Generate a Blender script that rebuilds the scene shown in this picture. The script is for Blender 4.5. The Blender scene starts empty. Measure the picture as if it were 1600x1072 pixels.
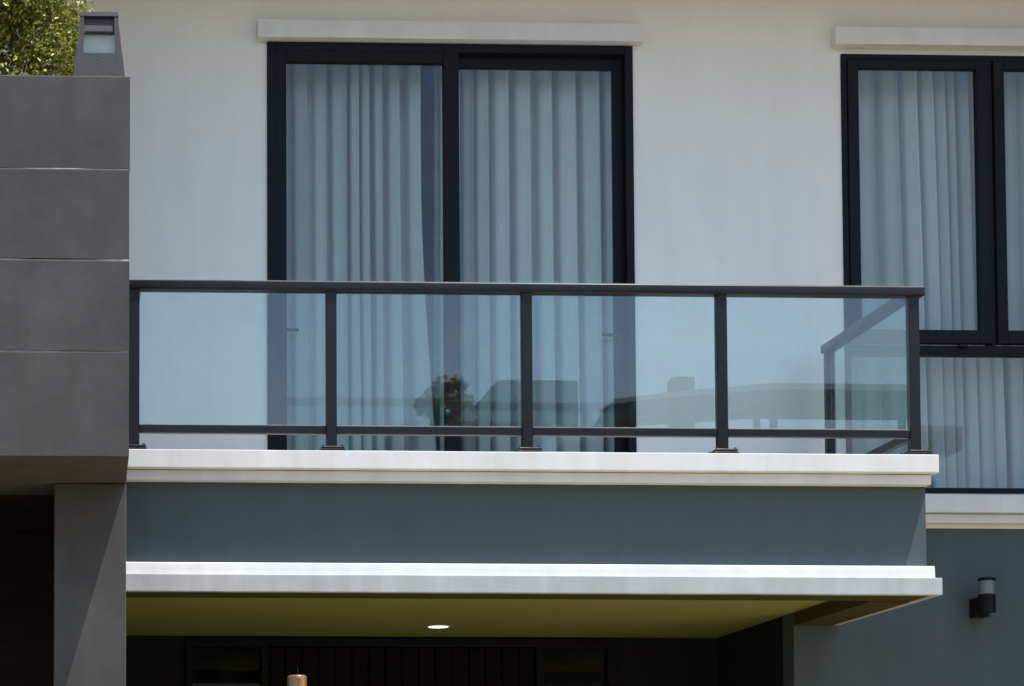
import bpy, bmesh, math, random
from mathutils import Vector, Matrix, noise
random.seed(7)
R = math.radians
scene = bpy.context.scene
C = scene.collection

# ------------------------------------------------------------------ camera
CZ = 1.5                                   # eye height above the ground
cd = bpy.data.cameras.new('camera'); cam = bpy.data.objects.new('camera', cd); C.objects.link(cam)
cd.sensor_width = 36.0; cd.sensor_fit = 'HORIZONTAL'
cd.lens = 3024.0 / 1600.0 * 36.0
cd.shift_x = (800 - 201.23) / 1600.0
cd.shift_y = (1195.5 - 536) / 1600.0
cd.clip_start = 0.05; cd.clip_end = 4000
cam.location = (0, 0, CZ)
cam.rotation_mode = 'XYZ'
base = Matrix.Rotation(R(-1.4667), 4, 'Z') @ Matrix.Rotation(R(90 + 2.502), 4, 'X') @ Matrix.Rotation(R(0.0856), 4, 'Z')
cam.rotation_euler = base.to_euler('XYZ')
scene.camera = cam

# ------------------------------------------------------------------ sky, sun, exposure
SUN = Vector((0.29, -0.20, 1.0)).normalized()          # towards the sun
world = bpy.data.worlds.new('World'); scene.world = world; world.use_nodes = True
wn = world.node_tree.nodes; wl_ = world.node_tree.links
bg = wn['Background']; sky = wn.new('ShaderNodeTexSky'); sky.sky_type = 'NISHITA'; sky.sun_disc = False
sky.sun_elevation = math.asin(SUN.z); sky.sun_rotation = math.atan2(SUN.x, SUN.y)
sky.air_density = 1.0; sky.dust_density = 1.2; sky.ozone_density = 1.0
wl_.new(sky.outputs[0], bg.inputs[0]); bg.inputs[1].default_value = 0.135
sd = bpy.data.lights.new('sun', 'SUN'); sd.energy = 3.5; sd.angle = R(0.53); sd.color = (1.0, 0.96, 0.90)
so = bpy.data.objects.new('sun', sd); C.objects.link(so); so.location = SUN * 30
so.rotation_euler = (-SUN).to_track_quat('-Z', 'Y').to_euler()
scene.view_settings.view_transform = 'Standard'; scene.view_settings.look = 'None'
scene.view_settings.exposure = 0.98; scene.view_settings.gamma = 1.0
scene.view_settings.use_curve_mapping = False
scene.render.engine = 'CYCLES'
scene.cycles.max_bounces = 10; scene.cycles.diffuse_bounces = 5; scene.cycles.transparent_max_bounces = 24

# ------------------------------------------------------------------ materials
MATS = {}
def mat(name, col, rough=0.6, var=0.06, scale=6.0, bump=0.0, bscale=200.0, metallic=0.0, spec=0.5, stretch=None, col2=None,
        detail=5.0, transl=0.0, emit=None, coat=0.0, streak=0.0):
    """procedural surface: base colour broken up by noise, roughness noise, fine bump"""
    if name in MATS: return MATS[name]
    m = bpy.data.materials.new(name); m.use_nodes = True; MATS[name] = m
    n = m.node_tree.nodes; l = m.node_tree.links; b = n['Principled BSDF']
    tc = n.new('ShaderNodeTexCoord'); geo = n.new('ShaderNodeNewGeometry')
    mp = n.new('ShaderNodeMapping'); l.new(geo.outputs['Position'], mp.inputs[0])
    if stretch: mp.inputs['Scale'].default_value = stretch
    nz = n.new('ShaderNodeTexNoise'); nz.inputs['Scale'].default_value = scale; nz.inputs['Detail'].default_value = detail
    nz.inputs['Roughness'].default_value = 0.62
    l.new(mp.outputs[0], nz.inputs['Vector'])
    rp = n.new('ShaderNodeValToRGB')
    c2 = col2 if col2 else tuple(min(1, c * (1 + var)) for c in col)
    c1 = tuple(c * (1 - var) for c in col)
    rp.color_ramp.elements[0].position = 0.32; rp.color_ramp.elements[1].position = 0.68
    rp.color_ramp.elements[0].color = (*c1, 1); rp.color_ramp.elements[1].color = (*c2, 1)
    l.new(nz.outputs['Fac'], rp.inputs[0])
    out = rp.outputs[0]
    if streak > 0:                           # rain streaks and grime, running down the face
        mp2 = n.new('ShaderNodeMapping'); l.new(geo.outputs['Position'], mp2.inputs[0]); mp2.inputs['Scale'].default_value = (1.0, 1.0, 0.10)
        s = n.new('ShaderNodeTexNoise'); s.inputs['Scale'].default_value = 9.0; s.inputs['Detail'].default_value = 6.0
        l.new(mp2.outputs[0], s.inputs['Vector'])
        r2 = n.new('ShaderNodeValToRGB'); r2.color_ramp.elements[0].position = 0.35; r2.color_ramp.elements[1].position = 0.75
        r2.color_ramp.elements[0].color = (1, 1, 1, 1); d = 1 - streak
        r2.color_ramp.elements[1].color = (d, d * 0.99, d * 0.97, 1)
        l.new(s.outputs['Fac'], r2.inputs[0])
        mx = n.new('ShaderNodeMix'); mx.data_type = 'RGBA'; mx.blend_type = 'MULTIPLY'; mx.inputs[0].default_value = 1.0
        l.new(out, mx.inputs[6]); l.new(r2.outputs[0], mx.inputs[7]); out = mx.outputs[2]
    l.new(out, b.inputs['Base Color'])
    b.inputs['Roughness'].default_value = rough; b.inputs['Metallic'].default_value = metallic
    b.inputs['Specular IOR Level'].default_value = spec; b.inputs['Coat Weight'].default_value = coat
    mr = n.new('ShaderNodeMapRange'); mr.inputs['To Min'].default_value = max(0.02, rough - 0.08); mr.inputs['To Max'].default_value = min(1, rough + 0.08)
    l.new(nz.outputs['Fac'], mr.inputs['Value']); l.new(mr.outputs[0], b.inputs['Roughness'])
    if bump > 0:
        nb = n.new('ShaderNodeTexNoise'); nb.inputs['Scale'].default_value = bscale; nb.inputs['Detail'].default_value = 4.0
        l.new(mp.outputs[0], nb.inputs['Vector'])
        bp = n.new('ShaderNodeBump'); bp.inputs['Strength'].default_value = bump; bp.inputs['Distance'].default_value = 0.004
        l.new(nb.outputs['Fac'], bp.inputs['Height']); l.new(bp.outputs[0], b.inputs['Normal'])
    if transl > 0:
        tr = n.new('ShaderNodeBsdfTranslucent'); ms = n.new('ShaderNodeMixShader'); ms.inputs[0].default_value = transl
        l.new(out, tr.inputs[0]); l.new(b.outputs[0], ms.inputs[1]); l.new(tr.outputs[0], ms.inputs[2])
        l.new(ms.outputs[0], n['Material Output'].inputs[0])
    if emit:
        b.inputs['Emission Color'].default_value = (*emit[0], 1); b.inputs['Emission Strength'].default_value = emit[1]
    return m
def glass(name, tint, ior=1.50, rough=0.0, dust=0.035):
    """thin architectural pane: tinted see-through plus a Fresnel reflection on each face"""
    m = bpy.data.materials.new(name); m.use_nodes = True; MATS[name] = m
    n = m.node_tree.nodes; l = m.node_tree.links; n.remove(n['Principled BSDF'])
    t = n.new('ShaderNodeBsdfTransparent'); t.inputs[0].default_value = (*tint, 1)
    g = n.new('ShaderNodeBsdfGlossy'); g.inputs['Roughness'].default_value = rough; g.inputs[0].default_value = (1, 1, 1, 1)
    f = n.new('ShaderNodeFresnel')
    geo = n.new('ShaderNodeNewGeometry'); nz = n.new('ShaderNodeTexNoise'); nz.inputs['Scale'].default_value = 0.9; nz.inputs['Detail'].default_value = 1.0
    l.new(geo.outputs['Position'], nz.inputs['Vector'])
    mi = n.new('ShaderNodeMapRange'); mi.inputs['To Min'].default_value = ior; mi.inputs['To Max'].default_value = 1 / ior   # a thin pane reflects alike from both faces
    l.new(geo.outputs['Backfacing'], mi.inputs['Value']); l.new(mi.outputs[0], f.inputs[0])
    bp = n.new('ShaderNodeBump'); bp.inputs['Strength'].default_value = 0.04; bp.inputs['Distance'].default_value = 0.01
    l.new(nz.outputs['Fac'], bp.inputs['Height']); l.new(bp.outputs[0], g.inputs['Normal'])
    mx = n.new('ShaderNodeMixShader'); l.new(f.outputs[0], mx.inputs[0]); l.new(t.outputs[0], mx.inputs[1]); l.new(g.outputs[0], mx.inputs[2])
    dn = n.new('ShaderNodeTexNoise'); dn.inputs['Scale'].default_value = 5.0; dn.inputs['Detail'].default_value = 8.0; l.new(geo.outputs['Position'], dn.inputs['Vector'])
    dr = n.new('ShaderNodeMapRange'); dr.inputs['From Min'].default_value = 0.42; dr.inputs['From Max'].default_value = 0.75; dr.inputs['To Max'].default_value = dust
    l.new(dn.outputs['Fac'], dr.inputs['Value'])
    df = n.new('ShaderNodeBsdfDiffuse'); df.inputs[0].default_value = (0.45, 0.43, 0.40, 1)
    m2 = n.new('ShaderNodeMixShader'); l.new(dr.outputs[0], m2.inputs[0]); l.new(mx.outputs[0], m2.inputs[1]); l.new(df.outputs[0], m2.inputs[2])
    l.new(m2.outputs[0], n['Material Output'].inputs[0])
    return m

M_white  = mat('white_render', (0.785, 0.788, 0.755), 0.85, 0.018, 2.2, bump=0.3, bscale=120, spec=0.2, streak=0.03)
M_trim   = mat('white_trim', (0.715, 0.728, 0.715), 0.75, 0.04, 3.0, bump=0.15, bscale=90, spec=0.25, streak=0.10)
M_trim2  = mat('pale_grey_trim', (0.455, 0.48, 0.485), 0.8, 0.07, 4.0, bump=0.2, bscale=70, spec=0.2, streak=0.16)
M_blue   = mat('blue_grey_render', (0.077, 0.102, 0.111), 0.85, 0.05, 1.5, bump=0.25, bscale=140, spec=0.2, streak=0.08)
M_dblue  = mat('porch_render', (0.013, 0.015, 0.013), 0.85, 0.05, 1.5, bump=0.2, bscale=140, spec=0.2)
M_conc   = mat('charcoal_concrete', (0.083, 0.080, 0.077), 0.9, 0.18, 2.6, bump=0.16, bscale=150, spec=0.2, streak=0.10, detail=11)
M_alu    = mat('black_aluminium', (0.007, 0.009, 0.012), 0.5, 0.10, 5.0, spec=0.14)
M_rail   = mat('charcoal_rail_paint', (0.009, 0.009, 0.011), 0.33, 0.10, 8.0, spec=0.32)
M_bead_glint   = mat('pale_bead_and_glint', (0.34, 0.32, 0.30), 0.5, 0.3, 6.0, spec=0.4)  # pale tone for the bottom rails' beads and the handrail's painted sun highlight
M_curt   = mat('curtain_linen', (0.70, 0.71, 0.68), 0.95, 0.04, 2.5, bump=0.3, bscale=500, spec=0.1, transl=0.06)
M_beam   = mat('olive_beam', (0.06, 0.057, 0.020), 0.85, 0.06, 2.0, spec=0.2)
M_tilef  = mat('porch_tile', (0.07, 0.065, 0.055), 0.5, 0.1, 2.0)
M_floor  = mat('pale_floor_tile', (0.46, 0.46, 0.46), 0.5, 0.08, 3.0)
M_yard   = mat('tan_yard_paving', (0.34, 0.26, 0.14), 0.85, 0.12, 2.0, bump=0.3, bscale=50)
M_drive  = mat('dark_block_paving', (0.16, 0.135, 0.11), 0.85, 0.12, 2.0, bump=0.3, bscale=50)
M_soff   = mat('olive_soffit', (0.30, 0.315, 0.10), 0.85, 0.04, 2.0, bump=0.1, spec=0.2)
M_eave   = mat('brown_eave_board', (0.68, 0.44, 0.21), 0.7, 0.12, 3.0, stretch=(1, 8, 1), spec=0.3)
M_roof   = mat('grey_roof_tile', (0.10, 0.10, 0.105), 0.8, 0.15, 6.0, bump=0.3, bscale=30)
M_room   = mat('room_paint', (0.30, 0.30, 0.29), 0.9, 0.03, 1.0)
M_dwood  = mat('dark_door_wood', (0.007, 0.006, 0.005), 0.7, 0.25, 5.0, stretch=(14, 14, 0.6), bump=0.2, bscale=40, spec=0.1)
M_shut   = mat('brown_shutter', (0.030, 0.019, 0.011), 0.7, 0.2, 4.0, stretch=(0.5, 6, 6), spec=0.08)
M_lampb  = mat('grey_cast_metal', (0.032, 0.031, 0.036), 0.6, 0.10, 14.0, bump=0.4, bscale=150, spec=0.4)
M_blackm = mat('black_metal', (0.005, 0.006, 0.008), 0.45, 0.10, 10.0, spec=0.2)
M_opal   = mat('opal_glass', (0.80, 0.82, 0.78), 0.25, 0.05, 12.0, transl=0.5)
M_frost  = mat('frosted_glass', (0.24, 0.27, 0.275), 0.3, 0.05, 12.0, transl=0.3)
M_bulb   = mat('bulb', (0.80, 0.82, 0.86), 0.3, 0.02, 10.0)
M_refl   = mat('lamp_reflector', (0.72, 0.72, 0.62), 0.4, 0.05, 10.0)
M_lit    = mat('lit_lens', (0.8, 0.8, 0.75), 0.4, 0.02, 10.0, emit=((0.90, 1.0, 0.84), 0.85))
M_wood   = mat('varnished_wood', (0.17, 0.075, 0.018), 0.22, 0.45, 14.0, stretch=(5, 5, 0.4), col2=(0.34, 0.17, 0.05), coat=0.5)
M_bark   = mat('bark', (0.075, 0.045, 0.032), 0.9, 0.3, 16.0, stretch=(1, 1, 0.25), bump=0.6, bscale=50)
M_grass  = mat('lawn', (0.070, 0.085, 0.028), 0.9, 0.3, 3.0, col2=(0.12, 0.115, 0.042), bump=0.6, bscale=60)
M_pave   = mat('paving', (0.36, 0.28, 0.20), 0.85, 0.12, 2.0, bump=0.3, bscale=50)
M_asph   = mat('asphalt', (0.055, 0.055, 0.057), 0.9, 0.2, 3.0, bump=0.4, bscale=90)
M_nbr    = mat('neighbour_render', (0.42, 0.39, 0.34), 0.85, 0.06, 1.0, bump=0.2)
M_nbr2   = mat('neighbour_grey', (0.08, 0.08, 0.08), 0.85, 0.06, 1.0, bump=0.2)
M_tile   = mat('terracotta_tile', (0.34, 0.17, 0.10), 0.8, 0.2, 5.0, bump=0.3, bscale=30)
G_rail = glass('balustrade_glass', (0.845, 0.918, 0.905), 1.68)
G_door = glass('door_glass', (0.885, 0.93, 0.935), 1.42)
G_dark = glass('sidelight_glass', (0.55, 0.60, 0.55), 1.36)
G_lamp = glass('lamp_glass', (0.96, 0.97, 0.93))

def leafmat(name, c1, c2):
    m = bpy.data.materials.new(name); m.use_nodes = True
    n = m.node_tree.nodes; l = m.node_tree.links; b = n['Principled BSDF']
    oi = n.new('ShaderNodeNewGeometry'); rp = n.new('ShaderNodeValToRGB')
    e = rp.color_ramp.elements; e[0].color = (*c1, 1); e[1].color = (*c2, 1)
    x = e.new(0.62); x.color = tuple(a * 0.55 + b_ * 0.45 for a, b_ in zip(c1, c2)) + (1,)
    l.new(oi.outputs['Random Per Island'], rp.inputs[0]); l.new(rp.outputs[0], b.inputs['Base Color'])
    b.inputs['Roughness'].default_value = 0.42; b.inputs['Specular IOR Level'].default_value = 0.5
    tr = n.new('ShaderNodeBsdfTranslucent'); l.new(rp.outputs[0], tr.inputs[0])
    ms = n.new('ShaderNodeMixShader'); ms.inputs[0].default_value = 0.38
    l.new(b.outputs[0], ms.inputs[1]); l.new(tr.outputs[0], ms.inputs[2]); l.new(ms.outputs[0], n['Material Output'].inputs[0])
    return m
M_leaf = leafmat('leaf', (0.085, 0.10, 0.014), (0.50, 0.47, 0.07))

# ------------------------------------------------------------------ geometry helpers
WL = {}                                      # world location of every object origin
def thing(name, loc, label=None, cat=None, group=None, kind=None):
    o = bpy.data.objects.new(name, None); C.objects.link(o); o.location = loc; WL[o.name] = Vector(loc)
    o.empty_display_size = 0.1
    tag(o, label, cat, group, kind); return o
def tag(o, label=None, cat=None, group=None, kind=None):
    if label: o['label'] = label
    if cat: o['category'] = cat
    if group: o['group'] = group
    if kind: o['kind'] = kind
    return o
class MB:
    def __init__(s): s.bm = bmesh.new()
    def box(s, x0, x1, y0, y1, z0, z1, bev=0.0, seg=1):
        t = bmesh.new()
        v = [t.verts.new((x, y, z)) for z in (z0, z1) for y in (y0, y1) for x in (x0, x1)]
        for f in ((0,2,3,1),(4,5,7,6),(0,1,5,4),(1,3,7,5),(3,2,6,7),(2,0,4,6)): t.faces.new([v[i] for i in f])
        if bev: bmesh.ops.bevel(t, geom=t.edges[:], offset=bev, segments=seg, affect='EDGES', profile=0.6)
        s._merge(t); return s
    def _merge(s, t):
        mp = {v: s.bm.verts.new(v.co) for v in t.verts}
        for f in t.faces: s.bm.faces.new([mp[v] for v in f.verts])
        t.free()
    def poly(s, pts): s.bm.faces.new([s.bm.verts.new(p) for p in pts]); return s
    def prism_x(s, prof, x0, x1, mx0=None, mx1=None):
        """profile [(y,z)] extruded along x; optional per-point x at both ends"""
        a = [s.bm.verts.new((mx0[i] if mx0 else x0, y, z)) for i, (y, z) in enumerate(prof)]
        b = [s.bm.verts.new((mx1[i] if mx1 else x1, y, z)) for i, (y, z) in enumerate(prof)]
        k = len(prof)
        for i in range(k): s.bm.faces.new((a[i], b[i], b[(i+1) % k], a[(i+1) % k]))
        s.bm.faces.new(a[::-1]); s.bm.faces.new(b); return s
    def lathe(s, cx, cy, prof, n=24, caps=True):
        rings = [[s.bm.verts.new((cx + r*math.cos(2*math.pi*i/n), cy + r*math.sin(2*math.pi*i/n), z)) for i in range(n)] for r, z in prof]
        for a, b in zip(rings, rings[1:]):
            for i in range(n): s.bm.faces.new((a[i], a[(i+1) % n], b[(i+1) % n], b[i]))
        if caps: s.bm.faces.new(rings[0][::-1]); s.bm.faces.new(rings[-1])
        return s
    def tube(s, pts, rad, n=8):
        prev = None; k = len(pts)
        for i, p in enumerate(pts):
            p = Vector(p); d = (Vector(pts[min(i+1, k-1)]) - Vector(pts[max(i-1, 0)])).normalized()
            a = d.orthogonal().normalized(); 
            if prev is not None:
                a = (pa - d * pa.dot(d)).normalized()
            pa = a; b = d.cross(a); r = rad[i] if isinstance(rad, (list, tuple)) else rad
            ring = [s.bm.verts.new(p + (a*math.cos(2*math.pi*j/n) + b*math.sin(2*math.pi*j/n)) * r) for j in range(n)]
            if prev:
                for j in range(n): s.bm.faces.new((prev[j], prev[(j+1) % n], ring[(j+1) % n], ring[j]))
            else: s.bm.faces.new(ring[::-1])
            prev = ring
        s.bm.faces.new(prev); return s
    def frustum(s, cx, cy, w0, w1, z0, z1, d0=None, d1=None):
        d0 = d0 or w0; d1 = d1 or w1
        v = [s.bm.verts.new((cx + sx*w/2, cy + sy*d/2, z)) for z, w, d in ((z0, w0, d0), (z1, w1, d1)) for sy in (-1, 1) for sx in (-1, 1)]
        for f in ((0,2,3,1),(4,5,7,6),(0,1,5,4),(1,3,7,5),(3,2,6,7),(2,0,4,6)): s.bm.faces.new([v[i] for i in f])
        return s
    def build(s, name, m, parent=None, smooth=False, rec=True):
        bmesh.ops.recalc_face_normals(s.bm, faces=s.bm.faces[:]) if rec else None
        co = [v.co for v in s.bm.verts]
        lo = Vector([min(c[i] for c in co) for i in range(3)]); hi = Vector([max(c[i] for c in co) for i in range(3)])
        ctr = Vector(((lo.x+hi.x)/2, (lo.y+hi.y)/2, lo.z))
        bmesh.ops.translate(s.bm, verts=s.bm.verts[:], vec=-ctr)
        me = bpy.data.meshes.new(name); s.bm.to_mesh(me); s.bm.free(); me.materials.append(m)
        if smooth:
            for p in me.polygons: p.use_smooth = True
            if smooth != 'all':
                me.set_sharp_from_angle(angle=R(40))
        o = bpy.data.objects.new(name, me); C.objects.link(o); WL[o.name] = ctr
        if parent: o.parent = parent; o.location = ctr - WL[parent.name]
        else: o.location = ctr
        return o
def box(name, m, parent, *a, bev=0.0, seg=1): return MB().box(*a, bev=bev, seg=seg).build(name, m, parent)
def wavy(name, m, parent, *a, bev=0.004, amp=0.0022, seed=0.0):
    """plastered moulding: a bevelled bar whose long edges wander a little"""
    mb = MB().box(*a, bev=bev, seg=2)
    bmesh.ops.subdivide_edges(mb.bm, edges=[e for e in mb.bm.edges if abs(e.verts[0].co.x - e.verts[1].co.x) > .8], cuts=44, use_grid_fill=True)
    for v in mb.bm.verts:
        c = v.co; k = round(c.z * 20)
        c.z += amp * noise.noise(Vector((c.x * 1.9, k, seed))) + amp * .5 * noise.noise(Vector((c.x * 6, k, seed + 9)))
        if c.y < a[3] - .004: c.y += amp * noise.noise(Vector((c.x * 2.3, k, seed + 4)))
    return mb.build(name, m, parent)
def copy_at(o, wl, name=None):
    c = o.copy(); C.objects.link(c); WL[c.name] = Vector(wl)
    c.location = Vector(wl) - (WL[o.parent.name] if o.parent else Vector()); return c
def wall_mesh(x0, x1, z0, z1, yf, yb, holes):
    """wall slab facing -Y with rectangular openings (x0,x1,z0,z1) and real reveals"""
    mb = MB(); bm = mb.bm; cache = {}
    def V(x, y, z):
        k = (round(x, 4), round(y, 4), round(z, 4))
        if k not in cache: cache[k] = bm.verts.new(k)
        return cache[k]
    xs = sorted({x0, x1, *[h[0] for h in holes], *[h[1] for h in holes]}); zs = sorted({z0, z1, *[h[2] for h in holes], *[h[3] for h in holes]})
    xs = [x for x in xs if x0 <= x <= x1]; zs = [z for z in zs if z0 <= z <= z1]
    def solid(i, j):
        if not (0 <= i < len(xs)-1 and 0 <= j < len(zs)-1): return False
        cx, cz = (xs[i]+xs[i+1])/2, (zs[j]+zs[j+1])/2
        return not any(h[0] < cx < h[1] and h[2] < cz < h[3] for h in holes)
    for i in range(len(xs)-1):
        for j in range(len(zs)-1):
            if not solid(i, j): continue
            a, b, c, d = xs[i], xs[i+1], zs[j], zs[j+1]
            bm.faces.new((V(a,yf,c), V(b,yf,c), V(b,yf,d), V(a,yf,d))); bm.faces.new((V(a,yb,d), V(b,yb,d), V(b,yb,c), V(a,yb,c)))
            if not solid(i-1, j): bm.faces.new((V(a,yf,c), V(a,yf,d), V(a,yb,d), V(a,yb,c)))
            if not solid(i+1, j): bm.faces.new((V(b,yf,c), V(b,yb,c), V(b,yb,d), V(b,yf,d)))
            if not solid(i, j-1): bm.faces.new((V(a,yf,c), V(a,yb,c), V(b,yb,c), V(b,yf,c)))
            if not solid(i, j+1): bm.faces.new((V(a,yf,d), V(b,yf,d), V(b,yb,d), V(a,yb,d)))
    return mb
def h(z): return z + CZ                       # heights were measured from eye level

# ------------------------------------------------------------------ ground
WALL_Y = 12.75
def sheet(name, m, x0, x1, y0, y1, z):
    o = MB().poly([(x0,y0,z),(x1,y0,z),(x1,y1,z),(x0,y1,z)]).build(name, m, rec=False); return tag(o, kind='structure')
sheet('ground', M_grass, -900, 900, -900, 900, 0.0)
sheet('street', M_asph, -300, 300, -5.0, 1.8, 0.006)
o = box('pavement', M_pave, None, -300, 300, 1.8, 3.4, 0.0, 0.12, bev=0.01); tag(o, kind='structure')
o = box('far_pavement', M_pave, None, -300, 300, -6.4, -5.0, 0.0, 0.12, bev=0.01); tag(o, kind='structure')
sheet('driveway', M_drive, -3.4, 0.3, 3.4, 11.4, 0.012)
sheet('front_yard', M_yard, 0.3, 14.0, 3.4, 11.2, 0.012)
sheet('side_yard', M_yard, 4.8, 14.0, 11.2, WALL_Y, 0.012)
o = box('porch_floor', M_tilef, None, 0.0, 4.8, 11.2, 14.3, 0.0, 0.10); tag(o, kind='structure')

# ------------------------------------------------------------------ the house
WY = 12.75
house = thing('modern_house', (2.5, 12.75, 0), 'two storey house with white upper wall, blue grey lower wall and projecting balcony', 'house')
DL, DR, DT, DB = 1.247, 3.719, h(5.419), h(2.30)
NL, NR, NT, NB = 5.136, 7.164, h(5.386), h(2.397)
w = wall_mesh(-0.55, 8.6, h(2.16), h(6.02), WY, WY + 0.20, [(DL, DR, DB, DT), (NL, NR, NB, NT)]).build('upper_wall', M_white, house)
w = MB().box(4.765, 8.6, WY, WY + 0.20, 0, h(2.16)).build('lower_wall', M_blue, house)
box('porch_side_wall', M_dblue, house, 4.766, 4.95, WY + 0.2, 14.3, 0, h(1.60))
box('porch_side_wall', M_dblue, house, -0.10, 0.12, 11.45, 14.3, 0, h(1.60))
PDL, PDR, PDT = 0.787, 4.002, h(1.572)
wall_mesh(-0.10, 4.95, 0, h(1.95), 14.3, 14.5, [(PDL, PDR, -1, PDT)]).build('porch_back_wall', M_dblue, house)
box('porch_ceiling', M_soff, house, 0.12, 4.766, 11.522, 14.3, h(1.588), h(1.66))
# side and rear walls and gable, so that the house is a closed body
box('side_wall', M_white, house, -0.55, -0.35, WY + 0.2, 20, 0, h(6.02))
box('side_wall', M_white, house, 8.4, 8.6, WY + 0.2, 20, 0, h(6.02))
box('rear_wall', M_white, house, -0.35, 8.4, 19.8, 20, 0, h(6.02))
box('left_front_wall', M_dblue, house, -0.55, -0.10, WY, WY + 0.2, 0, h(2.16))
box('sky_blocking_wing', M_blue, house, 8.62, 12.5, 10.6, 20, 0, h(6.02))  # unseen wing, added to block sky and darken the wall's right side
# eaves and roof
EZ = h(6.02)
ev = box('eave', M_eave, house, -0.75, 9.1, 11.60, 20.6, EZ, EZ + 0.06)
box('fascia', M_trim, house, -0.78, 9.13, 11.57, 11.599, EZ - 0.03, EZ + 0.22)
rf = MB()
a, b, c, d = (-0.75, 11.60), (9.1, 11.60), (9.1, 20.6), (-0.75, 20.6); r0, r1 = (3.2, 16.16, EZ + 2.0), (4.9, 16.16, EZ + 2.0)
z = EZ + 0.061
rf.poly([(*a, z), (*b, z), r1, r0]); rf.poly([(*b, z), (*c, z), r1]); rf.poly([(*c, z), (*d, z), r0, r1]); rf.poly([(*d, z), (*a, z), r0]); rf.poly([(*a, z), (*d, z), (*c, z), (*b, z)])
rf.build('roof', M_roof, house)
# rooms behind the glazing
rm = MB(); rm.box(-0.34, 8.39, WY + 0.205, 17, h(2.30), h(5.72)); rmo = rm.build('room_wall', M_room, house)
# knock the front out of the room shell
bm = bmesh.new(); bm.from_mesh(rmo.data); bm.faces.ensure_lookup_table()
bmesh.ops.delete(bm, geom=[f for f in bm.faces if f.normal.y < -0.9], context='FACES'); bm.to_mesh(rmo.data); bm.free()
box('hall_wall', M_room, house, 0.2, 4.7, 16.4, 16.5, 0, h(1.60))
# lintels: hood mouldings over door and window
for x0, x1 in ((1.180, 3.776), (5.073, 7.225)):
    wavy('lintel', M_trim, house, x0, x1, WY - 0.085, WY, h(5.423), h(5.542), seed=x0)
# string course and sill under the window
wavy('sill', M_trim, house, 5.064, 8.6, WY - 0.10, WY, h(2.252), h(2.372), seed=3)
box('sill_moulding', M_trim, house, 5.03, 8.6, WY - 0.055, WY, h(2.188), h(2.248), bev=0.003)

# balcony slab with its mouldings
BX0, BX1 = 0.226, 5.065
wavy('balcony_ledge', M_trim, house, BX0, BX1, 11.20, WY - 0.001, h(2.228), h(2.3365), bev=0.005, amp=.0016, seed=5)
box('balcony_floor', M_floor, house, BX0 + .05, BX1 - .05, 11.42, WY - .002, h(2.3395), h(2.347))
wavy('ledge_moulding', M_trim, house, BX0 + 0.045, BX1 - 0.028, 11.245, WY - 0.001, h(2.166), h(2.2245), amp=.0014, seed=7)
box('balcony_band', M_blue, house, BX0 + 0.01, BX1 - 0.033, 11.318, WY - 0.001, h(1.66), h(2.164))
t0, t1 = h(1.608), h(1.686)
MB().prism_x([(11.232, t0), (11.235, t0 + 0.040), (11.238, t0 + 0.066), (11.244, t0 + 0.072), (11.317, t1), (12.748, t1), (12.748, t0)], BX0 + .035, BX1 - .020).build('splay_moulding', M_trim, house)
# drip course: a thin face in front of olive beams; the porch ceiling sits up inside them
wavy('drip_course', M_trim2, house, BX0, BX1 + 0.008, 11.20, 11.245, h(1.503), h(1.605), amp=.0018, seed=11)
box('drip_course', M_trim2, house, BX1 - 0.037, BX1 + 0.008, 11.246, WY - 0.001, h(1.503), h(1.607), bev=0.004)
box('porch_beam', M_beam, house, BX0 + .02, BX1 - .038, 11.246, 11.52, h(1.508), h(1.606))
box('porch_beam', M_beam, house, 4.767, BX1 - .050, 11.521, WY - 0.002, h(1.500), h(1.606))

# sliding balcony door
def ring(mb, x0, x1, z0, z1, y0, y1, l, r, t, b, bev=0.003):
    mb.box(x0, x0 + l, y0, y1, z0, z1, bev=bev); mb.box(x1 - r, x1, y0, y1, z0, z1, bev=bev)
    mb.box(x0 + l, x1 - r, y0, y1, z1 - t, z1, bev=bev); mb.box(x0 + l, x1 - r, y0, y1, z0, z0 + b, bev=bev); return mb
door = thing('sliding_door', (2.48, WY, h(2.30))); door.parent = house; door.location = Vector((2.48, WY, h(2.30))) - WL[house.name]
fr = MB(); ring(fr, DL + .002, DR - .002, DB, DT - .002, WY - 0.018, WY + 0.13, .052, .054, .054, .04)
fr.build('frame', M_alu, door)
lf = MB(); ring(lf, 1.285, 2.540, h(2.345), h(5.372), WY - 0.012, WY + 0.036, .091, .106, .085, .10); lf.build('leaf', M_alu, door)
lf = MB(); ring(lf, 2.450, 3.664, h(2.345), h(5.364), WY + 0.048, WY + 0.092, .098, .068, .080, .10); lf.build('leaf', M_alu, door)
box('pane', G_door, door, 1.374, 2.436, WY + 0.010, WY + 0.018, h(2.443), h(5.289))
box('pane', G_door, door, 2.546, 3.598, WY + 0.064, WY + 0.072, h(2.443), h(5.286))
for sx, xp, xt in ((1, 1.333, 1.450), (-1, 3.632, 3.492)):
    y = WY - 0.012 if sx > 0 else WY + 0.048
    hd = MB(); hd.box(xp - .020, xp + .020, y - .009, y, h(3.385), h(3.475), bev=.003)
    hd.tube([(xp, y, h(3.450)), (xp, y - .055, h(3.450))], .009); hd.tube([(xp - sx*.008, y - .055, h(3.450)), (xt, y - .055, h(3.450))], [.011, .010], 10)
    hd.build('handle', M_blackm, door, smooth=True)
box('lock', M_blackm, door, 3.50, 3.545, WY + .040, WY + .049, h(5.318), h(5.338), bev=.002)

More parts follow.
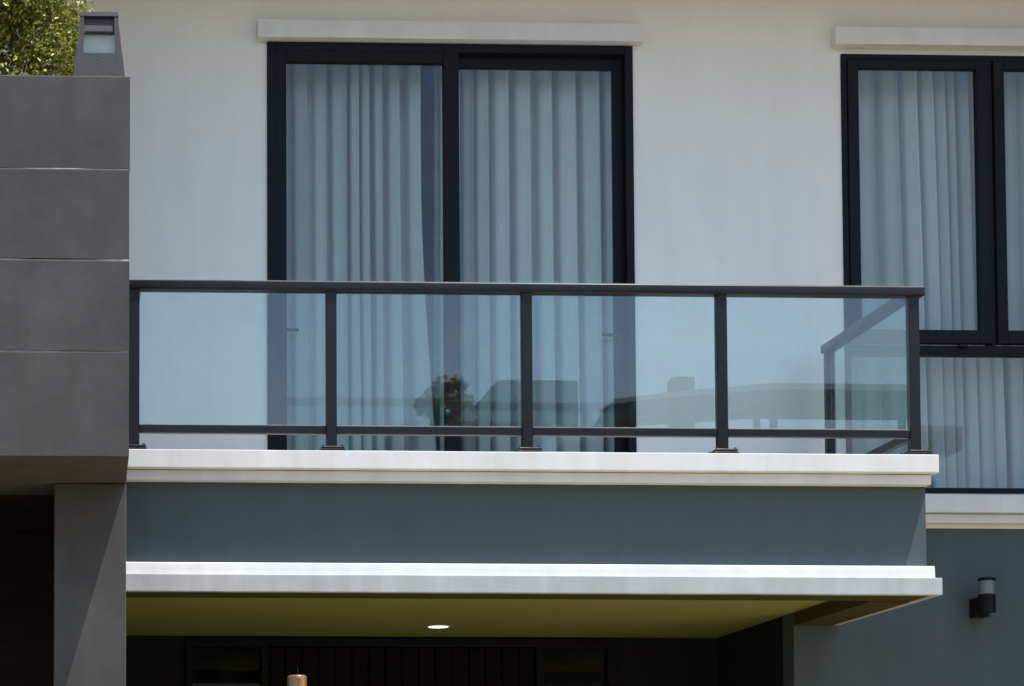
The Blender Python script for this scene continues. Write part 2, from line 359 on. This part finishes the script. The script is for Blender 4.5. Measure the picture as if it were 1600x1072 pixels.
# casement window over a fixed light
win = thing('casement_window', (6.15, WY, NB)); win.parent = house; win.location = Vector((6.15, WY, NB)) - WL[house.name]
fr = MB(); ring(fr, NL + .002, NR - .002, NB + .001, NT - .002, WY - 0.016, WY + 0.10, .036, .036, .040, .034)
fr.box(NL + .038, NR - .038, WY - 0.015, WY + .098, h(3.341), h(3.396), bev=.003); fr.box(6.134, 6.166, WY - .010, WY + .09, h(3.396), NT - .042, bev=.002)
fr.build('frame', M_alu, win)
for x0, x1 in ((5.175, 6.130), (6.170, 7.125)):
    s = MB(); ring(s, x0, x1, h(3.408), h(5.340), WY - 0.030, WY + 0.02, .071, .080, .056, .090); s.build('sash', M_alu, win)
    box('pane', G_door, win, x0 + .069, x1 - .078, WY - .006, WY + .002, h(3.496), h(5.286))
box('pane', G_door, win, 5.170, 7.130, WY + .030, WY + .038, h(2.430), h(3.343))
for x in (5.93, 6.40): box('catch', M_blackm, win, x - .03, x + .03, WY - .040, WY - .016, h(3.380), h(3.400), bev=.003)

# front door in the porch
fd = thing('front_door', (2.4, 14.3, 0)); fd.parent = house; fd.location = Vector((2.4, 14.3, 0)) - WL[house.name]
fr = MB(); y0, y1 = 14.27, 14.40
for x0, x1 in ((PDL+.002, .836), (1.349, 1.40), (3.40, 3.453), (3.934, PDR-.002)): fr.box(x0, x1, y0, y1, 0.1, PDT - .062)
fr.box(PDL+.002, PDR-.002, y0, y1, PDT - .062, PDT - .002); fr.build('frame', M_blackm, fd)
for x0, x1 in ((.836, 1.349), (3.453, 3.934)): box('pane', G_dark, fd, x0, x1, 14.33, 14.338, 0.1, PDT - .062)
pl = None; n = 16; pw = (3.40 - 1.40) / n
for i in range(n):
    x = 1.40 + pw * (i + .5)
    if pl is None: pl = box('plank', M_dwood, fd, x - pw/2 + .004, x + pw/2 - .004, 14.31, 14.36, 0.1, PDT - .064, bev=.006); p0 = WL[pl.name]
    else: copy_at(pl, (x, p0.y, p0.z))
box('backing', M_blackm, fd, 1.40, 3.40, 14.362, 14.38, 0.1, PDT - .064)

# ------------------------------------------------------------------ balcony railing
rail = thing('balcony_railing', (2.65, 11.3, h(2.339)), 'charcoal metal balcony railing with blue green glass panels', 'railing')
PX = (0.3175, 1.483, 2.646, 3.811, 4.966); ZL = h(2.3395); YR = 11.28
def base_plate(px, py, post):
    b = MB(); b.box(px - .072, px + .072, py - .065, py + .105, ZL, ZL + .010, bev=.002); b.box(px - .068, px + .068, py - .060, py + .10, ZL + .010, ZL + .029, bev=.006)
    bo = b.build('base_plate', M_rail, post)
    for sx in (-1, 1):
        for sy in (-.045, .085): MB().lathe(px + sx*.055, py + sy, [(.008, ZL+.028), (.008, ZL+.036), (.004, ZL+.038)], 6).build('bolt', M_rail, post)
for x in PX:
    p = box('post', M_rail, rail, x - .031, x + .031, YR, YR + .05, ZL + .02, h(3.306), bev=.003); base_plate(x, YR, p)
for x, y in ((4.966, 12.56), (0.3175, 12.56)):
    p = box('post', M_rail, rail, x - .029, x + .029, y, y + .05, ZL + .02, h(3.306), bev=.003)
hr = MB(); hr.box(PX[0] - .065, PX[-1] + .062, YR - .017, YR + .067, h(3.303), h(3.358), bev=.010, seg=3); ho = hr.build('handrail', M_rail, rail, smooth=True)
wavy('bead_glint_strip', M_bead_glint, ho, PX[0] - .055, PX[-1] + .052, YR - .008, YR + .050, h(3.3578), h(3.3612), bev=.0012, amp=.0012, seed=2)  # sunlit highlight of the handrail's top edge, built in as a pale strip
for x in (PX[0], PX[-1]):
    hr = MB(); hr.box(x - .042, x + .042, YR + .068, 12.63, h(3.303), h(3.357), bev=.010, seg=3); hr.build('handrail', M_rail, rail, smooth=True)
    box('bottom_rail', M_rail, rail, x - .022, x + .022, YR + .051, 12.559, h(2.452), h(2.501), bev=.003)
    box('glass_panel', G_rail, rail, x - .004, x + .004, YR + .051, 12.559, h(2.498), h(3.306))
for a, b in zip(PX, PX[1:]):
    bo = box('bottom_rail', M_rail, rail, a + .0312, b - .0312, YR + .006, YR + .046, h(2.452), h(2.501), bev=.004)
    wavy('bead_glint_strip', M_bead_glint, bo, a + .0315, b - .0315, YR + .009, YR + .0205, h(2.5008), h(2.5040), bev=.001, amp=.0008, seed=a)
    box('glass_panel', G_rail, rail, a + .0312, b - .0312, YR + .021, YR + .029, h(2.498), h(3.306))

# ------------------------------------------------------------------ curtains
def curtain(label, folds, z0, z1, y, depth, lean=None, group='pale curtains behind the glass', seed=0):
    """folds: x of every ridge; the cloth comes forward to each ridge and drops back behind it"""
    rnd = random.Random(seed); pts = []
    for a, b in zip(folds, folds[1:]):
        w = b - a; d = depth * rnd.uniform(.75, 1.15); r = rnd.uniform(.26, .44)
        for t, k in ((0.0, 1.0), (0.012, .92), (0.03, .55), (0.05, .16), (0.09, .02), (r * .8, 0.0), (r, .05), (r + .03, .36), (r + .07, .66), (r + .15, .78), (.74, .85), (.90, .95), (.97, 1.0)):
            pts.append((a + w * t, k * d))
    pts.append((folds[-1], depth * .8))
    nz = 34; bm = bmesh.new(); rows = []
    span = folds[-1] - folds[0]; wob = [(rnd.uniform(0, 6.3), rnd.uniform(.002, .006)) for _ in range(3)]
    for j in range(nz + 1):
        v = j / nz; z = z1 + (z0 - z1) * v; row = []
        for x, k in pts:
            u = (x - folds[0]) / span
            dx = sum(A * math.sin(ph + v * (1.7 + i) + u * (5 + 4*i)) for i, (ph, A) in enumerate(wob)) * v
            dx += (lean(u, v) if lean else 0)
            kk = k * (0.85 + .2 * v) + .006 * math.sin(9*u + 7*v)
            row.append(bm.verts.new((x + dx, y - kk, z)))
        rows.append(row)
    for a, b in zip(rows, rows[1:]):
        for i in range(len(a) - 1): bm.faces.new((a[i], b[i], b[i+1], a[i+1]))
    mb = MB(); mb.bm.free(); mb.bm = bm
    o = mb.build('curtain', M_curt, None, smooth='all')
    return tag(o, label, 'curtain', group)
def px2x(p, s=0.004283): return p      # ridges are given in metres already
CYD = WY + 0.42
curtain('pale pleated curtain at the left edge of the sliding door', [1.20, 1.30, 1.425, 1.545, 1.68, 1.81, 1.895, 1.968], h(2.33), h(5.56), CYD, .23, seed=3)
curtain('pale pleated curtain in middle of the door, left of the dark gap', [1.975, 2.055, 2.175, 2.325], h(2.33), h(5.56), CYD, .23,
        lean=lambda u, v: .24 * u ** 3 * max(0, v - .35) ** 1.5, seed=5)
curtain('wide pale pleated curtain behind the right door leaf', [2.445, 2.49, 2.60, 2.682, 2.785, 2.93, 3.085, 3.235, 3.40, 3.555, 3.66, 3.76], h(2.33), h(5.56), CYD, .23,
        lean=lambda u, v: -.02 * (1 - u) ** 3 * v, seed=8)
curtain('long pale curtain filling the left half of the casement window', [5.08, 5.20, 5.325, 5.47, 5.625, 5.76, 5.875, 5.965, 6.03, 6.13, 6.22, 6.30], h(2.33), h(5.56), CYD, .22,
        lean=lambda u, v: .04 * u * v, seed=12)
curtain('pale curtain in the window half cut by the right picture edge', [6.37, 6.45, 6.60, 6.74, 6.90, 7.04, 7.20], h(2.33), h(5.56), CYD, .21, seed=14)

# ------------------------------------------------------------------ concrete carport portal on the left
cp = thing('concrete_carport', (-1.1, 10.4, 0), 'charcoal concrete carport portal of four stacked panels on a square column', 'carport')
CX0, CX1, CY0 = -2.24, 0.253, 9.90
courses = [(2.026, 2.572), (2.576, 3.052), (3.056, 3.530), (3.534, 4.024)]
rndp = random.Random(4)
for z0, z1 in courses:
    mb = MB(); mb.box(CX0, CX1 + rndp.uniform(-.002, .002), CY0 + rndp.uniform(-.004, .003), 11.0, h(z0), h(z1))
    top = [e for e in mb.bm.edges if all(abs(v.co.z - h(z1)) < 1e-4 for v in e.verts)]
    bmesh.ops.bevel(mb.bm, geom=top, offset=.009, segments=2, affect='EDGES', profile=0.5)
    # slightly uneven arrises, as cast
    bmesh.ops.subdivide_edges(mb.bm, edges=[e for e in mb.bm.edges if e.calc_length() > 1.5], cuts=18, use_grid_fill=True)
    for v in mb.bm.verts:
        v.co.z += .0032 * noise.noise(Vector((v.co.x * 2.3, v.co.y, z0 * 5)))
        v.co.y += .0030 * noise.noise(Vector((v.co.x * 1.4, v.co.z * 3, 4.0)))
    mb.build('panel', M_conc, cp)
M_fill = mat('pale_joint_mortar', (0.52, 0.50, 0.47), 0.9, 0.25, 9.0, bump=0.3, bscale=90)
for (z0, z1), (n0, n1) in zip(courses, courses[1:]):              # pale mortar squeezed out of the joints, ragged along its length
    mb = MB().box(CX0 + .01, CX1 - .004, CY0 + .010, CY0 + .05, h(z1) - .0075, h(n0) - .0015)
    bmesh.ops.subdivide_edges(mb.bm, edges=[e for e in mb.bm.edges if e.calc_length() > 1.0], cuts=90, use_grid_fill=True)
    for v in mb.bm.verts:
        if v.co.y < CY0 + .03: v.co.y += -.0065 - .0085 * noise.noise(Vector((v.co.x * 2.6, z1 * 9, 1.5))) - .003 * noise.noise(Vector((v.co.x * 14, z1 * 5, 7)))
    mb.build('joint_mortar', M_fill, cp)
box('core', M_conc, cp, CX0 + .04, CX1 - .035, CY0 + .035, 10.95, h(2.09), h(4.0))
box('column', M_conc, cp, -0.142, 0.256, 10.63, 11.0, 0, h(2.024), bev=.006)
box('column', M_conc, cp, -2.24, -2.2, 10.63, 11.0, 0, h(2.024), bev=.006)
yy = 10.64; pk = None
while yy < 12.55:                                   # dark timber boards of the carport ceiling
    if pk is None: pk = box('ceiling_board', M_shut, cp, -2.2, -0.143, yy, yy + .262, h(2.045), h(2.065), bev=.004); k0 = WL[pk.name].copy(); dy = k0.y - yy
    else: copy_at(pk, (k0.x, yy + dy, k0.z))
    yy += .275
box('roof_slab', M_conc, cp, -2.2, -0.105, 11.001, 12.70, h(2.08), h(2.20))
box('back_wall', M_shut, cp, -2.2, -0.105, 12.60, 12.70, 0, h(2.079))
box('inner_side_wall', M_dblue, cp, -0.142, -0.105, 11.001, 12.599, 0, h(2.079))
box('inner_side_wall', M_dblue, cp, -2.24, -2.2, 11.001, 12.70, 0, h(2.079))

# ------------------------------------------------------------------ lamp on the carport
lx, ly, lz = 0.0945, 10.09, h(4.0245)
lamp = thing('obelisk_lamp', (lx, ly, lz), 'tapered grey lamp with a square glass window standing on the concrete carport', 'lamp')
LH = 0.378
def lw(z): return .272 + (.196 - .272) * (z - lz) / LH            # width of the tapered body at height z
zb = lz + .132; zg0, zg1 = lz + .146, lz + .262; zt = lz + LH
m = MB(); m.frustum(lx, ly, .272, lw(zb), lz, zb); m.build('base', M_lampb, lamp)
# four corner posts
for sx in (-1, 1):
    for sy in (-1, 1):
        m = MB(); a = lw(zb)/2 - .002; b = lw(zt - .026)/2 - .002; t = .036
        bot = [(sx*a, sy*a), (sx*(a-t), sy*a), (sx*(a-t), sy*(a-t)), (sx*a, sy*(a-t))]; top = [(sx*b, sy*b), (sx*(b-.020), sy*b), (sx*(b-.020), sy*(b-.020)), (sx*b, sy*(b-.020))]
        v0 = [m.bm.verts.new((lx + p[0], ly + p[1], zb)) for p in bot]; v1 = [m.bm.verts.new((lx + p[0], ly + p[1], zt - .026)) for p in top]
        for i in range(4): m.bm.faces.new((v0[i], v0[(i+1) % 4], v1[(i+1) % 4], v1[i]))
        m.bm.faces.new(v0); m.bm.faces.new(v1); m.build('post', M_lampb, lamp)
m = MB(); m.frustum(lx, ly, lw(zb)-.003, lw(zg0)-.003, zb + .0005, zg0); m.build('window_rail', M_lampb, lamp)
m = MB()
for wo, wi in ((lw(zg1) - .020, lw(zt) - .026),):
    rings = []
    for q, zq in ((wo/2, zg1), (wi/2, zt - .036), (wi/2 - .005, zt - .036), (wo/2 - .005, zg1)):
        rings.append([m.bm.verts.new((lx + a*q, ly + b*q, zq)) for a, b in ((-1,-1),(1,-1),(1,1),(-1,1))])
    for k in range(4):
        for i in range(4): m.bm.faces.new((rings[k][i], rings[k][(i+1) % 4], rings[(k+1) % 4][(i+1) % 4], rings[(k+1) % 4][i]))
m.build('upper_panel', M_lampb, lamp)
for a, b in ((-1, 0), (1, 0), (0, -1), (0, 1)):
    q = lw(zg1)/2 - .008; box('window_rail', M_blackm, lamp, lx + a*q - (.004 if a else q - .03), lx + a*q + (.004 if a else q - .03), ly + b*q - (.004 if b else q - .03), ly + b*q + (.004 if b else q - .03), zg1 - .006, zg1 + .006)
m = MB(); m.frustum(lx, ly, lw(zt-.026)+.001, lw(zt)-.002, zt - .026, zt - .002); m.frustum(lx, ly, lw(zt)-.004, .10, zt-.002, zt + .012); m.build('cap', M_lampb, lamp)
wg = lw((zg0 + zg1)/2)/2 - .022
for dx, dy in ((0, -1), (0, 1), (1, 0), (-1, 0)):
    m = MB()
    if dx == 0: m.box(lx - wg, lx + wg, ly + dy*wg - .002, ly + dy*wg + .002, zg0, zg1 - .006)
    else: m.box(lx + dx*wg - .002, lx + dx*wg + .002, ly - wg + .003, ly + wg - .003, zg0, zg1 - .006)
    m.build('pane', G_lamp, lamp)
box('diffuser', M_opal, lamp, lx - wg + .006, lx + wg - .006, ly - .078, ly - .074, zg0 + .001, zg1 + .004)
m = MB(); m.lathe(lx, ly - .030, [(.006, zg0+.012), (.018, zg0+.018), (.029, zg0+.034), (.034, zg0+.055), (.029, zg0+.074), (.015, zg0+.085), (.004, zg0+.088)], 20); m.lathe(lx, ly - .030, [(.016, zg0), (.016, zg0+.018)], 14)
m.build('bulb', M_bulb, lamp, smooth='all')

# ------------------------------------------------------------------ wall lamp on the lower wall
wx, wy, wz = 6.0, 12.595, h(1.575)
wlp = thing('wall_lamp', (wx, WY, wz), 'small black cylinder wall lamp with frosted top on blue grey wall', 'lamp')
box('bracket', M_blackm, wlp, wx - .048, wx + .046, 12.655, WY, h(1.555), h(1.682), bev=.003)
MB().lathe(wx, wy, [(.050, wz), (.054, wz+.004), (.054, wz+.118), (.050, wz+.121)], 28).build('body', M_blackm, wlp, smooth=True)
MB().lathe(wx, wy, [(.049, wz+.1215), (.049, wz+.210)], 28).build('diffuser', M_frost, wlp, smooth=True)
MB().lathe(wx, wy, [(.055, wz+.2105), (.055, wz+.226), (.050, wz+.231)], 28).build('cap', M_blackm, wlp, smooth=True)

# ------------------------------------------------------------------ downlight in the porch ceiling
dlx, dly, dz = 2.545, 13.62, h(1.588)
dl = thing('downlight', (dlx, dly, dz), 'round lit downlight set in the olive porch ceiling', 'ceiling light')
MB().lathe(dlx, dly, [(.072, dz-.005), (.084, dz-.004), (.088, dz-.0005)], 32).build('rim', M_trim, dl, smooth=True)
MB().lathe(dlx, dly, [(.069, dz-.0075), (.071, dz-.0055)], 32).build('lens', M_lit, dl)

# ------------------------------------------------------------------ varnished wooden pole
px, py, pz = 1.175, 10.4, h(0.943)
pole = thing('wooden_pole', (px, py, 0), 'varnished wooden pole top with rounded edge and thin pin before dark porch', 'pole')
m = MB(); m.lathe(px, py, [(.053, 0), (.053, pz-.020), (.0525, pz-.012), (.049, pz-.005), (.043, pz-.001), (.030, pz)], 28); m.build('shaft', M_wood, pole, smooth=True)
MB().tube([(px + .004, py, pz - .002), (px + .004, py, pz + .030), (px + .003, py, pz + .050)], [.004, .0035, .0015], 8).build('pin', M_blackm, pole)

# ------------------------------------------------------------------ trees
def leaf_cloud(centres, nper, size, keep, seed):
    rnd = random.Random(seed); bm = bmesh.new()
    for (c, r) in centres:
        for _ in range(nper):
            d = Vector((rnd.gauss(0,1), rnd.gauss(0,1), rnd.gauss(0,1))).normalized() * (rnd.random() ** .45) * r
            p = Vector(c) + d
            if not keep(p): continue
            s = size * rnd.uniform(.6, 1.25)
            nrm = (d.normalized() * .6 + Vector((rnd.gauss(0,.5), rnd.gauss(0,.5), rnd.uniform(-.2, 1.0)))).normalized()
            t = nrm.orthogonal().normalized(); t = (Matrix.Rotation(rnd.uniform(0, 6.28), 3, nrm) @ t); b = nrm.cross(t)
            q = [p - t*s*.5, p - t*s*.05 + b*s*.27 + nrm*s*.07, p + t*s*.55 - nrm*s*.08, p - t*s*.05 - b*s*.27 + nrm*s*.07]
            v = [bm.verts.new(x) for x in q]
            bm.faces.new((v[0], v[1], v[2])); bm.faces.new((v[0], v[2], v[3]))
    mb = MB(); mb.bm.free(); mb.bm = bm; return mb
def tree(label, base, height, crown_r, nclump, nper, size, seed, keep=lambda p: True, cat='tree', group=None, extra=()):
    rnd = random.Random(seed); bx, by = base
    t = thing('leafy_tree', (bx, by, 0), label, cat, group)
    th = height - crown_r * 1.1
    MB().tube([(bx, by, 0), (bx + .03, by, th*.35), (bx - .04, by + .03, th*.7), (bx + .02, by, th)], [.13, .105, .09, .07], 10).build('trunk', M_bark, t, smooth='all')
    cents = []
    for i in range(nclump):
        d = Vector((rnd.gauss(0,1), rnd.gauss(0,1), rnd.gauss(0,.95))).normalized() * crown_r * rnd.uniform(.35, .95)
        c = Vector((bx, by, height - crown_r * .95)) + d
        if not keep(c): continue
        cents.append((c, crown_r * rnd.uniform(.26, .42)))
        if i % 3 == 0:
            a = Vector((bx, by, th * rnd.uniform(.72, 1.0))); mid = (a + c)/2 + Vector((0, 0, .12))
            MB().tube([a, mid, c], [.045, .028, .010], 6).build('branch', M_bark, t, smooth='all')
    for c, rr in extra:
        if keep(Vector(c)): cents.append((Vector(c), rr))
    leaf_cloud(cents, nper, size, keep, seed + 1).build('crown', M_leaf, t, rec=False)
    return t
rt = random.Random(5)
fill = [((rt.uniform(-1.5, -.02), rt.uniform(11.15, 12.0), rt.uniform(h(3.9), h(5.7))), rt.uniform(.16, .32)) for _ in range(130)]
tree('sunlit green tree rising behind the concrete carport and lamp', (-2.75, 11.9), 7.5, 1.9, 60, 620, .037, 21, extra=fill,
     keep=lambda p: not (p.y > 12.6 and p.x > -1.1) and p.x < 0.02 + .07*math.sin(p.z*9) - .12*max(0, h(4.9) - p.z) and not (p.y < 11.08 and p.z < h(4.10)) and p.z < EZ - .05 + max(0, -1.1 - p.x)*3)

# ------------------------------------------------------------------ the other side of the street (met as reflections in the glass)
nb = thing('neighbour_house', (6.8, -8, 0), 'grey box shaped house across the street, mirrored in the middle balcony glass', 'house')
box('wall', M_nbr2, nb, 6.7, 8.0, -12, -8, 0, 9.05); box('wing', M_nbr, nb, 5.2, 6.699, -12, -8.4, 0, 6.2)
MB().prism_x([(-12.4, 6.2), (-10.2, 7.5), (-8.0, 6.2)], 4.9, 6.699).build('roof', M_tile, nb)
for z in (1.2, 4.2):
    o = box('window', M_alu, nb, 6.9, 7.7, -8.0, -7.97, z, z + 1.5); box('pane', G_door, o, 6.95, 7.65, -7.965, -7.96, z + .05, z + 1.45)
box('door', M_dwood, nb, 5.3, 5.9, -8.4, -8.36, 0, 2.1)
nb = thing('terrace_house', (11, -8, 0), 'pale house across the street with roof terrace canopy, mirrored in the right balcony glass', 'house')
box('wall', M_nbr, nb, 8.7, 15.2, -14, -8.4, 0, 6.9); box('parapet', M_nbr2, nb, 8.7, 15.2, -8.39, -8.2, 6.2, 8.05)
for x in (8.95, 11.0, 11.28, 13.4, 13.7, 15.0): box('post', M_nbr2, nb, x - .05, x + .05, -8.38, -8.3, 7.6, 8.55)
def slab(name, m, x_z, y0, y1):
    mb = MB(); a = [mb.bm.verts.new((x, y0, z)) for x, z in x_z]; b = [mb.bm.verts.new((x, y1, z)) for x, z in x_z]; k = len(x_z)
    for i in range(k): mb.bm.faces.new((a[i], a[(i+1) % k], b[(i+1) % k], b[i]))
    mb.bm.faces.new(a); mb.bm.faces.new(b); mb.build(name, m, nb)
slab('canopy', M_nbr2, [(8.3, 8.30), (8.55, 8.66), (9.6, 8.78), (11.2, 8.92), (15.6, 8.90), (15.6, 8.58), (11.0, 8.58), (8.55, 8.40)], -8.62, -8.0)
slab('canopy_edge', M_trim, [(8.50, 8.665), (9.6, 8.785), (11.2, 8.925), (15.6, 8.905), (15.6, 9.00), (11.2, 9.02), (9.6, 8.87), (8.55, 8.74)], -8.62, -7.95)
box('chimney', M_nbr2, nb, 9.75, 10.1, -9.0, -8.65, 6.9, 9.28)
for x in (9.2, 11.0, 13.0):
    for z in (1.0, 4.0):
        o = box('window', M_alu, nb, x, x + 1.3, -8.4, -8.37, z, z + 1.5); box('pane', G_door, o, x + .05, x + 1.25, -8.365, -8.36, z + .05, z + 1.45)
tree('round tree across the street, mirrored in the glass beside the box house', (5.85, -7.4), 8.95, 0.55, 20, 110, .12, 33)

nb = thing('low_house', (-1, -8, 0), 'low tiled house across the street, mirrored dimly in the porch sidelights', 'house')
box('wall', M_nbr2, nb, -7, 4.6, -14, -8.2, 0, 4.2)
MB().prism_x([(-14.5, 4.2), (-11.1, 6.0), (-7.7, 4.2)], -7.4, 4.65).build('roof', M_roof, nb)
for x in (-5.5, -2.5, 1.8):
    o = box('window', M_alu, nb, x, x + 1.4, -8.2, -8.17, 1.0, 2.4); box('pane', G_door, o, x + .05, x + 1.35, -8.165, -8.16, 1.05, 2.35)
box('door', M_dwood, nb, 0, .95, -8.2, -8.16, 0, 2.1)
